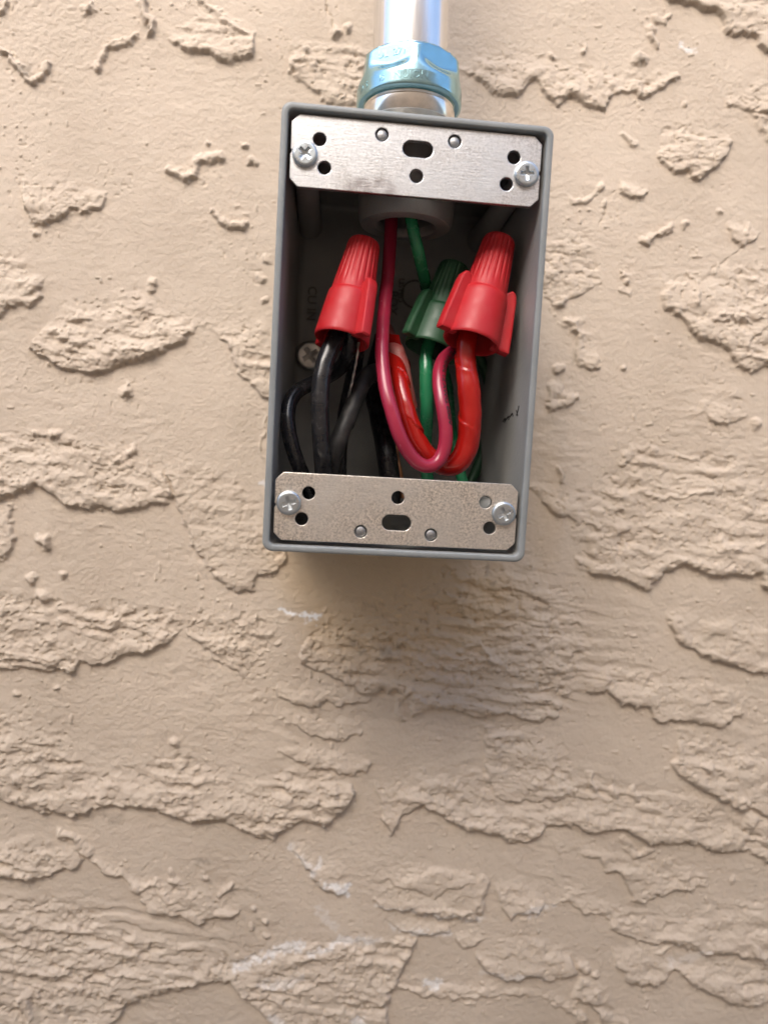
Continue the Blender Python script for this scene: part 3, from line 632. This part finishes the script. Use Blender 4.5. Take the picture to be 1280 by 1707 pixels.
# ------------------------------------------------------------------ the outlet box
def build_box():
    root = empty("outlet_box", (BOX_X, 0, BOX_Z), (0, BOX_ROLL, 0))
    tag(root, "open grey metal outlet box on the stucco wall with coloured wires inside", "electrical box")
    hw, hh = BW / 2, BH / 2; t, tb = 2.0, 2.0
    loops = []
    def L(ins, d, r, extra=0): loops.append([(x, d, z) for x, z in rrect(hw - ins, hh - ins, r)])
    L(1.2, 65.4, 2.0); L(0.5, 63, 2.3); L(0.0, 7.0, 2.6); L(0.0, 0.7, 2.6); L(0.08, 0.28, 2.5); L(0.32, 0.06, 2.4); L(0.8, 0.0, 2.0); L(1.35, 0.0, 1.7); L(1.62, 0.12, 1.5)
    L(1.75, 0.45, 1.4)
    n_out = len(loops)
    L(1.8, 1.2, 1.4); L(3.1, 60.5, 3.4); L(3.7, 62.0, 4.0); L(5.0, 62.6, 5.0)
    n = len(loops[0]); V = [(x * MM, d * MM, z * MM) for lp in loops for x, d, z in lp]; Fc = []; mi = []
    for i in range(len(loops) - 1):
        for j in range(n):
            Fc.append((i * n + j, (i + 1) * n + j, (i + 1) * n + (j + 1) % n, i * n + (j + 1) % n)); mi.append(0 if i < n_out else 1)
    Fc.append(tuple(range((len(loops) - 1) * n, len(loops) * n))[::-1]); mi.append(1)
    Fc.append(tuple(range(n))); mi.append(0)
    me = mesh("shell", V, Fc, True, M_BOX); me.materials.append(M_BOXIN)
    me.polygons.foreach_set('material_index', mi)
    bm = bmesh.new(); bm.from_mesh(me); bmesh.ops.recalc_face_normals(bm, faces=bm.faces); bm.to_mesh(me); bm.free(); autosmooth(me, 50)
    shell = link("shell", me, root)
    # threaded hub inside the top wall
    hub = lathe("hub", [(11.0, 60), (14.6, 60), (14.6, 54.6), (14.3, 51), (13.6, 42.2), (12.9, 40.6), (11.6, 40.2), (8.9, 40.4), (8.4, 41.2), (8.3, 43), (10.9, 43.6), (10.9, 60)], M_BOXIN, 72)
    autosmooth(hub, 40)
    xform(hub, Matrix.Translation((0, 25 * MM, -4.2 * MM)))
    link("hub", hub, shell)
    # screw bosses: columns running front to back in the corners
    for su, sv, dd in ((-28.67, 44.9, 60), (28.67, 44.9, 60), (-28.5, -43.9, 60), (28.5, -43.9, 60)):
        pr = [(1.4, 3.6), (2.5, 3.4), (2.7, 4.0), (4.0, 57.5), (4.0, 59.4), (3.2, 60.4), (0.01, 60.6)]
        b = lathe("screw_boss", pr, M_BOXIN, 32)
        xform(b, Matrix.Translation((su * MM, 0, sv * MM)) @ Matrix.Rotation(-math.pi / 2, 4, 'X'))
        autosmooth(b, 45)
        link("screw_boss", b, shell)
    # raised casting marks on the back wall, running downwards
    def mark(body, px, py, size):
        u, d, v = W2B(P(px, py, 62.4))
        t_ = text_mesh("cast_lettering", body, size, 0.55, M_CAST)
        xform(t_, Matrix.Translation((u * MM, 62.4 * MM, v * MM)) @ Matrix.Rotation(math.pi / 2, 4, 'X') @ Matrix.Rotation(-math.pi / 2, 4, 'Z'))
        link("cast_lettering", t_, shell)
    mark("CU IN", 519, 506, 4.3); mark("BOX", 655, 505, 4.0); mark("LISTED", 668, 484, 2.7)
    ring = lathe("cast_ring", [(4.3, 0), (4.3, .5), (4.9, .5), (4.9, 0)], M_CAST, 40)
    u, d, v = W2B(P(692, 490, 62.4)); xform(ring, Matrix.Translation((u * MM, 62.7 * MM, v * MM)) @ Matrix.Rotation(math.pi / 2, 4, 'X')); link("cast_ring", ring, shell)
    # grounding screw on the back wall
    gsr = screw_mesh(4.9, M_STRAND)
    u, d, v = W2B(P(517, 591, 58))
    o = link("grounding_screw", gsr, shell, (u * MM, 61.0 * MM, v * MM), (math.pi / 2, rad(0), 0)); o.rotation_euler = (math.pi / 2, 0, 0); o.rotation_euler.rotate_axis('Z', rad(35))
    # scribbled pen mark on the right inner wall
    strokes = [[(838, 703), (842, 697), (841, 704)], [(842, 701), (848, 694), (848, 700)], [(850, 695), (854, 689), (855, 694)], [(861, 692), (864, 683), (865, 676)], [(861, 684), (863, 693)]]
    ms = []
    for stp in strokes:
        pts = []
        for (px, py) in stp:
            # meet the (slightly drafted) right inner wall: solve depth by bisection
            lo, hi = 2.0, 60.0
            for _ in range(30):
                mid = (lo + hi) / 2; uu = W2B(P(px, py, mid))[0]
                wallu = hw - 1.8 - 1.3 * (mid - 1.2) / 59.3
                if uu < wallu: lo = mid
                else: hi = mid
            b_ = W2B(P(px, py, mid)); b_[0] = wallu + 0.08; pts.append(b_)
        pth, s_ = resample(catmull(pts, 6), 0.4)
        ms.append(tube_mesh("pen_mark", pth, s_, 0.28, M_INK, 8))
    pm = join("pen_mark", ms)
    # flatten the strokes against the wall
    link("pen_mark", pm, shell)
    return root, shell

def screw_mesh(r, mat):
    """pan-head cross-recess screw; head axis +Z, seat at z=0"""
    k = r / 3.2; a, b = 0.46 * k, 1.75 * k
    cross = [(a, b), (-a, b), (-a, a), (-b, a), (-b, -a), (-a, -a), (-a, -b), (a, -b), (a, -a), (b, -a), (b, a), (a, a)]
    rr = 0.25 * k
    n = 64
    top = plate("head_top", circle(0, 0, r * 0.80, n), [cross], 0.8 * k, 0.10 * k, mat)
    xform(top, Matrix.Translation((0, 0, 0.82 * k * MM)))
    prof = [(0.01, 0.02), (r * 0.97, 0.0), (r, 0.12 * k), (r * 1.0, 0.62 * k), (r * 0.98, 0.86 * k), (r * 0.92, 1.08 * k), (r * 0.80, 1.205 * k), (r * 0.765, 1.205 * k)]
    side = lathe("head_side", prof, mat, n)
    floor_ = lathe("recess_floor", [(b * 1.1, 0.62 * k), (b * 0.55, 0.34 * k), (0.01, 0.06 * k)], mat, 24)
    m = join("screw", [top, side, floor_])
    return m

def strap_mesh(mat):
    o = [(-30.3, 8.95), (30.3, 8.95), (32.35, 6.95), (32.35, 0.3), (32.05, 0.1), (32.05, -0.6), (32.35, -0.8), (32.35, -6.95), (30.3, -8.95), (-30.3, -8.95), (-32.35, -6.95), (-32.35, -0.8), (-32.05, -0.6), (-32.05, 0.1), (-32.35, 0.3), (-32.35, 6.95)]
    holes = [circle(-25.15, 3.15, 1.72), circle(25.15, 3.15, 1.72), circle(-23.6, -3.75, 1.72), circle(23.6, -3.75, 1.72), circle(0, -3.75, 1.75), circle(-9.4, 5.75, 1.72), circle(9.4, 5.75, 1.72), slot(0, 2.95, 3.95, 2.1)]
    return plate("mounting_strap", o, holes, 1.5, 0.16, mat)

def build_straps(root):
    dim = None; scr = None
    for k, (vc, flip, mat, twist) in enumerate(((45.65, 0, M_STRAP_U, (50, 5, )), (-44.95, 1, M_STRAP_L, (28, 18)))):
        me = strap_mesh(mat)
        # plate lies in local XY with +Z out; stand it up facing the camera (-y)
        s = link("mounting_strap", me, root, (0, 2.1 * MM, vc * MM), (math.pi / 2, math.pi * 0, 0))
        if flip: s.rotation_euler = (math.pi / 2, math.pi, 0)
        s['label'] = ("smooth galvanised strap across the top of the box", "grainy galvanised strap across the bottom of the box")[k]
        if dim is None:
            dim = lathe("dimple", [(1.42, -1.2), (1.42, 0.15), (1.25, 0.45), (0.85, 0.62), (0.01, 0.70)], M_DIMPLE, 28)
            scr = screw_mesh(3.2, M_SCREW)
        for sx in (-1, 1):
            d_ = link("dimple", dim, s, (sx * 9.4 * MM, 5.75 * MM, 0.0))
            q = link("screw", scr, s, (sx * 28.65 * MM, -0.95 * MM, 0.76 * MM), (0, 0, rad(twist[(sx + 1) // 2])))
    return

BOX, SHELL = build_box()
build_straps(BOX)

# ------------------------------------------------------------------ conduit and its compression nut
def build_conduit():
    pb = P(681, 189, 25.0)           # where the axis meets the box top
    pt = P(686.5, -20, 25.0)
    ax = (pt - pb); ax /= np.linalg.norm(ax)
    top = Vector((0, 0, 1)); q = top.rotation_difference(Vector(ax))
    base = pb - ax * 6
    root = empty("conduit", base); root.rotation_mode = 'QUATERNION'; root.rotation_quaternion = q
    tag(root, "vertical galvanised steel conduit pipe rising from the top of the grey box", "conduit")
    me = lathe("pipe", [(9.0, 14), (10.65, 14.3), (10.65, 60), (10.65, 160), (10.65, 420), (9.8, 420)], M_EMT, 96)
    autosmooth(me, 40)
    link("pipe", me, root)
    f = empty("conduit_connector", base); f.rotation_mode = 'QUATERNION'; f.rotation_quaternion = q
    tag(f, "blue tinted zinc compression connector where the conduit enters the box top", "pipe fitting")
    # body with a bright collar below the nut
    body = lathe("connector_body", [(8.5, -3), (10.4, -2.6), (10.4, 1.5), (13.0, 1.6), (13.2, 1.9), (13.2, 5.6), (12.7, 5.9), (12.5, 6.1), (12.9, 6.5), (13.0, 6.9), (12.4, 7.4), (11.8, 8.5), (11.5, 11)], M_THREAD, 96)
    autosmooth(body, 35); link("connector_body", body, f)
    # nut: round at its lower rim, six scalloped flats above
    a0 = rad(-90 + 2.0)              # a corner faces the camera
    def flat(r, z, a):
        t = sstep(18.6, 23.8, z) * (1 - 0.0 * z)
        c = ((a - a0 + math.pi / 6) % (math.pi / 3)) - math.pi / 6     # angle from nearest corner
        cc = math.pi / 6 - abs(c)                                      # angle from flat centre
        hexr = 13.0 / math.cos(cc)
        hexr = min(hexr, 14.75)
        depth_ = sstep(11.0 + 1.6 * (abs(cc) / (math.pi / 6)) ** 2, 13.8 + 2.6 * (abs(cc) / (math.pi / 6)) ** 2, z)
        if r < 12.4: return r
        return r * (1 - depth_) + min(r, hexr) * depth_
    prof = [(11.6, 6.7), (13.7, 6.6), (14.5, 6.8), (14.95, 7.2)] + [(15.0, z) for z in np.linspace(7.6, 10.4, 7)] + [(15.0 - 0.02 * i, z) for i, z in enumerate(np.linspace(10.6, 17.6, 26))] + [(14.2, 18.2), (13.6, 18.7), (12.9, 19.1), (12.2, 19.3), (11.2, 19.3), (10.75, 19.0)]
    nut = lathe("compression_nut", prof, M_NUT, 180, flat); autosmooth(nut, 50)
    no = link("compression_nut", nut, f)
    # stamped letters wrapped round the rim and on the left flat
    def wrap(body, ang, z, size, r, thick=0.07):
        t_ = text_mesh("stamped_lettering", body, size, thick, M_NUT, 1.05)
        co = np.zeros(len(t_.vertices) * 3); t_.vertices.foreach_get('co', co); co = co.reshape(-1, 3) / MM
        a = ang + co[:, 0] / r
        rr = r + co[:, 2]
        new = np.stack([rr * np.cos(a), rr * np.sin(a), z + co[:, 1]], -1) * MM
        t_.vertices.foreach_set('co', new.ravel()); t_.update()
        link("stamped_lettering", t_, no)
    wrap("NUION", rad(-90 - 4), 9.3, 2.8, 14.98); wrap("IS", rad(-90 - 36), 9.2, 2.3, 14.98); wrap("A S", rad(-90 - 62), 9.2, 2.3, 14.98)
    # on the flat left of the front corner
    t_ = text_mesh("stamped_lettering", "UL  271", 2.6, 0.07, M_NUT, 1.0)
    fa = a0 - math.pi / 6
    M = Matrix.Rotation(fa + math.pi / 2, 4, 'Z') @ Matrix.Translation((0, -13.02 * MM, 16.3 * MM)) @ Matrix.Rotation(math.pi / 2, 4, 'X')
    xform(t_, M); link("stamped_lettering", t_, no)
build_conduit()

# ------------------------------------------------------------------ twist-on wire connectors
def cap_mesh(mat):
    """hollow ribbed cap; axis +Z, open end at z=0, length 28 mm"""
    ribs = 20
    prof = [(4.2, 9.0), (6.1, 5.0), (6.9, 0.5), (7.15, 0.05), (7.6, 0.0), (7.85, 0.3)] + [(7.85 - 0.092 * i, z) for i, z in enumerate(np.linspace(0.8, 12.0, 12))] + [(6.6, 12.5), (6.3, 12.8)]
    prof += [(6.25 - 1.6 * ((z - 13.0) / 14.0), z) for z in np.linspace(13.0, 26.6, 22)] + [(4.55, 27.2), (4.25, 27.7), (3.7, 28.0), (2.0, 28.1), (0.01, 28.1)]
    def rf(r, z, a):
        if 12.9 <= z <= 27.5:
            amt = sstep(12.8, 17.5, z) * sstep(27.8, 26.6, z)
            ph = (a * ribs / (2 * math.pi)) % 1.0
            gv = sstep(0.0, 0.30, abs(ph - 0.5)) 
            return r - (0.16 + 0.22 * (z - 12.8) / 15) * amt * (1 - gv)
        return r
    me = lathe("cap", prof, mat, 216, rf); autosmooth(me, 55)
    return me

def wing_mesh(mat, out_low=11.0, out_top=8.9, z_top=15.8):
    """one swept wing: a rounded blade from the collar, local +X outwards"""
    z = lambda a: a
    outline = [(5.6, 0.3), (out_low - 0.3, 0.0), (out_low, 0.5), (out_low - 0.25 * (out_low - out_top), 5.0), (out_low - 0.62 * (out_low - out_top), 10.0), (out_top + 0.35, z_top - 2.6), (out_top - 0.1, z_top - 1.1), (out_top - 0.8, z_top - 0.25), (out_top - 1.7, z_top), (5.9, z_top - 1.0), (5.2, z_top - 2.0)]
    sm = [p for p in outline]
    me = plate("wing", sm, [], 3.2, 0.6, mat)
    # plate is in local XY; X outward, Y along the cap axis -> stand it on the axis (Y->Z)
    xform(me, Matrix.Rotation(math.pi / 2, 4, 'X'))
    return me

CAP_R, WING_R = cap_mesh(M_RED), wing_mesh(M_RED)
CAP_G, WING_G = cap_mesh(M_GREEN_CAP), wing_mesh(M_GREEN_CAP)
def connector(label, base, tip, cap, wings, sc=(1, 1, 1), L=28.1):
    b, t = P(*base), P(*tip)
    ax = t - b; ln = np.linalg.norm(ax); ax /= ln
    # frame: Z along axis, X mostly to the right of the picture
    zax = Vector(ax); xax = Vector((1, 0, 0)); xax = (xax - zax * xax.dot(zax)).normalized(); yax = zax.cross(xax)
    M = Matrix((xax, yax, zax)).transposed()
    e = empty("wire_connector", b); e.rotation_euler = M.to_euler(); k = ln / L
    e.scale = (sc[0], sc[0], k)
    tag(e, label, "wire connector", "twist-on wire connectors in the box")
    link("cap", cap, e)
    for ang, me in wings:
        link("wing", me, e, (0, 0, 0), (0, 0, rad(ang)))
    return e
connector("red twist-on connector over the black wires at the left of the box", (569, 568, 11), (608, 402, 17), CAP_R, ((-52, WING_R), (128, WING_R)), (0.97,))
connector("red winged twist-on connector over the red taped wire at the right of the box", (784, 572, 10), (833, 398, 17), CAP_R, ((6, WING_R), (204, WING_R)), (1.0,))
connector("dark green winged twist-on connector partly behind the right red one", (716, 582, 24), (758, 442, 29), CAP_G, ((218, WING_G), (38, WING_G)), (0.98,))

# ------------------------------------------------------------------ wires
def wire(name, label, pts, r, mat, group=None, cat="wire", rfun=None, sides=24, step=0.6):
    path = catmull([P(*p) for p in pts], 14)
    path, s = resample(path, step)
    wr = np.random.default_rng(int(abs(pts[1][0] * 7 + pts[1][1])))      # stiff copper never bends quite evenly
    kn = max(4, int(s[-1] / 7)); ks = np.linspace(0, s[-1], kn)
    for ax_ in (0, 1): path[:, ax_] += np.interp(s, ks, np.convolve(wr.normal(0, 0.34, kn + 2), [.25, .5, .25], 'valid')) if r > 1 else 0
    if r > 1:
        k9 = np.ones(9) / 9; pad = np.pad(path, ((4, 4), (0, 0)), mode='reflect', reflect_type='odd'); path = np.stack([np.convolve(pad[:, q], k9, 'valid') for q in range(3)], -1)
    o_ = path[0].copy()
    me = tube_mesh(name, path, s, r, mat, sides, rfun, MM, o_)
    o = link(name, me, None, world(o_))
    tag(o, label, cat, group)
    return o, path, s, o_

def wob(seed, a=0.05):
    ph = [random.Random(seed + k).uniform(0, 6.28) for k in range(6)]
    return lambda S, TH: a * (np.sin(S * 0.55 + ph[0]) * np.sin(TH + ph[1]) + 0.6 * np.sin(S * 1.3 + ph[2]) * np.cos(2 * TH + ph[3]))
def wrap_tape(pitch, lip, seed, hand=1):
    wv = wob(seed, 0.10)
    def f(S, TH):
        u = (S / pitch + hand * TH / (2 * math.pi) + 0.05 * np.sin(S * 0.9 + seed)) % 1.0
        return lip * (u - 0.5) * (0.6 + 0.5 * np.sin(S * 0.4 + seed)) + 0.6 * wv(S, TH) + 0.03 * np.sin(3 * TH + S * 0.8)
    return f

_wt = wrap_tape(15.5, .50, 8)
def taped(S, TH):
    # the right leg carries more layers of tape
    return _wt(S, TH) + 0.72 * sstep(52, 66, S) * (1 - 0.55 * sstep(82, 96, S))
G_B, G_R, G_G = "black wires in the box", "red wires in the box", "green wires in the box"
# black
wire("insulated_wire", "thick straight black wire hanging from the left red connector, nearest of the black ones",
     [(572, 530, 14), (562, 556, 13), (546, 590, 11), (537, 625, 9), (535, 670, 8), (536, 720, 9), (539, 775, 12), (545, 830, 20), (560, 850, 34)], 2.45, M_BLACK, G_B, rfun=wob(1))
wire("insulated_wire", "black wire bowing out in a loop beside the left wall of the box",
     [(584, 535, 15), (582, 575, 16), (574, 603, 20), (552, 625, 25), (522, 638, 25), (496, 652, 22), (482, 675, 19), (481, 705, 17), (488, 742, 16), (503, 785, 18), (525, 835, 28)], 2.12, M_BLACK, G_B, rfun=wob(2))
wire("insulated_wire", "dull dusty black wire slanting down towards the middle black wire",
     [(650, 640, 50), (633, 622, 40), (616, 622, 29), (603, 643, 23), (585, 685, 19), (567, 728, 17), (552, 772, 18), (545, 830, 28)], 2.5, M_BLACK_DULL, G_B, rfun=wrap_tape(16, .25, 3))
wire("insulated_wire", "black wire in shadow running straight down behind the left red connector",
     [(596, 560, 34), (594, 600, 36), (584, 650, 38), (574, 700, 38), (566, 760, 38), (566, 830, 40)], 2.2, M_BLACK, G_B, rfun=wob(4))
wire("insulated_wire", "thick black wire low in shadow at the back of the box behind the pink wire",
     [(640, 560, 50), (622, 640, 50), (632, 700, 46), (644, 750, 40), (650, 800, 38), (650, 850, 42)], 3.3, M_BLACK, G_B, rfun=wob(5))
wire("wire_strand", "thin bare grey wire strand hanging below the left red connector", [(598, 570, 15), (595, 595, 15), (590, 622, 17), (585, 645, 18), (580, 664, 20)], 0.33, M_STRAND, None, "wire strand", rfun=lambda S, TH: 0.08 * np.sin(TH * 2 + S * 2.2), sides=12, step=0.3)
wire("bare_wire", "short bare copper wire showing low behind the pink wire", [(660, 735, 44), (661, 760, 42), (666, 785, 40), (672, 830, 40)], 0.9, M_COPPER, None, "wire", sides=16)
# red
pink, ppath, ps, po = wire("insulated_wire", "long faded pinkish red wire from the top hub curving up in a U",
     [(655, 300, 27), (651, 372, 28), (646, 450, 25), (640, 520, 19), (637, 580, 12), (641, 630, 8), (650, 680, 5), (664, 727, 4), (685, 762, 5), (712, 779, 6), (735, 764, 7), (744, 728, 7), (741, 690, 8), (734, 655, 10), (731, 622, 13), (738, 598, 16), (753, 586, 18), (772, 574, 19), (785, 540, 18)], 1.92, M_PINK, G_R, rfun=wob(6, .03))
wire("insulated_wire", "bright red taped wire curving in a wide U into the right red connector",
     [(640, 590, 44), (652, 592, 30), (663, 625, 19), (672, 665, 15), (686, 712, 13), (708, 752, 13), (735, 776, 13), (760, 772, 12), (778, 742, 11), (783, 700, 10), (781, 655, 10), (777, 615, 11), (775, 580, 12), (785, 530, 13)],
     2.45, M_TAPE, G_R, rfun=taped, sides=56, step=0.3)
wire("taped_wire_end", "faded pink taped wire end in shadow between pinkish wire and green connector",
     [(640, 548, 40), (648, 566, 33), (659, 582, 27), (668, 604, 24), (675, 640, 24), (683, 680, 26)], 2.35, M_TAPE_OLD, G_R, rfun=wrap_tape(12, .3, 9))
def flap():
    o_ = P(648, 560, 27)
    pts = [[(645, 553, 27), (652, 557, 26), (665, 558, 25)], [(645, 565, 27), (654, 568, 26), (668, 572, 25)], [(648, 578, 28), (658, 582, 27), (674, 588, 27)], [(655, 590, 29), (667, 596, 28), (683, 603, 29)], [(662, 604, 30), (675, 612, 29), (685, 628, 30)]]
    V = [P(*p) - o_ for r in pts for p in r]; back = [v + np.array([0.1, 0.35, 0]) for v in V]
    Fc = [(i * 3 + j, i * 3 + j + 1, i * 3 + j + 4, i * 3 + j + 3) for i in range(4) for j in range(2)]
    n = len(V); Fc2 = [tuple(n + k for k in f[::-1]) for f in Fc]
    rim = [0, 1, 2, 5, 8, 11, 14, 13, 12, 9, 6, 3]
    Fs = [(rim[k], n + rim[k], n + rim[(k + 1) % 12], rim[(k + 1) % 12]) for k in range(12)]
    me = mesh("tape_flap", [v * MM for v in V + back], Fc + Fc2 + Fs, True, M_TAPE); autosmooth(me, 60)
    tag(link("tape_flap", me, None, world(o_)), "loose dark red flap of tape beside the pinkish wire", "tape")
flap()
# green
wire("insulated_wire", "green wire slanting down from the top hub behind the green connector",
     [(676, 300, 22), (685, 375, 19), (696, 425, 20), (707, 470, 28), (716, 510, 44), (728, 570, 50), (744, 640, 50), (752, 700, 46), (764, 770, 38), (778, 830, 36)], 1.75, M_GREEN, G_G, rfun=wob(12, .03))
wire("insulated_wire", "short green wire running down from the green connector between the two red loops",
     [(718, 560, 25), (709, 590, 24), (708, 630, 22), (710, 675, 22), (711, 715, 25), (709, 760, 31), (715, 820, 38)], 1.95, M_GREEN, G_G, rfun=wob(13, .06))
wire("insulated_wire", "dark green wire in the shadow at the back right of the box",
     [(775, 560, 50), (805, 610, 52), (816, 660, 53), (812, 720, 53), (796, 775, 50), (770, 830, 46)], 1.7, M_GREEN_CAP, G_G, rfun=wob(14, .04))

# printed characters on the pinkish wire
def print_on(path, s, o_, body, s0, s1, ang_fn, size, parent, r):
    T, N, Bn = frames(path)
    t_ = text_mesh("printed_lettering", body, size, 0.01, M_INK, 1.0)
    co = np.zeros(len(t_.vertices) * 3); t_.vertices.foreach_get('co', co); co = co.reshape(-1, 3) / MM
    L = co[:, 0].max() - co[:, 0].min(); u = (co[:, 0] - co[:, 0].min()) / L
    ss = s0 + (s1 - s0) * u
    c = np.stack([np.interp(ss, s, path[:, k]) for k in range(3)], -1)
    n_ = np.stack([np.interp(ss, s, N[:, k]) for k in range(3)], -1); b_ = np.stack([np.interp(ss, s, Bn[:, k]) for k in range(3)], -1)
    a = ang_fn(ss, n_, b_) + co[:, 1] / r
    new = c + (r + 0.07 + np.maximum(co[:, 2], 0)) [:, None] * (np.cos(a)[:, None] * n_ + np.sin(a)[:, None] * b_)
    t_.vertices.foreach_set('co', ((new - o_) * MM).ravel()); t_.update()
    link("printed_lettering", t_, parent)
def facing(ss, n_, b_):
    # direction towards the camera, turned to the right-hand side of the wire
    d = np.array([0.55, -0.8, 0.25])
    return np.arctan2((b_ @ d), (n_ @ d))
i0 = np.argmin(np.linalg.norm(ppath - P(765, 579, 19), axis=1)); i1 = np.argmin(np.linalg.norm(ppath - P(742, 712, 7), axis=1))
print_on(ppath, ps, po, "TYPE THHN 12 AWG 600V", ps[i0], ps[i1], facing, 1.7, pink, 1.94)
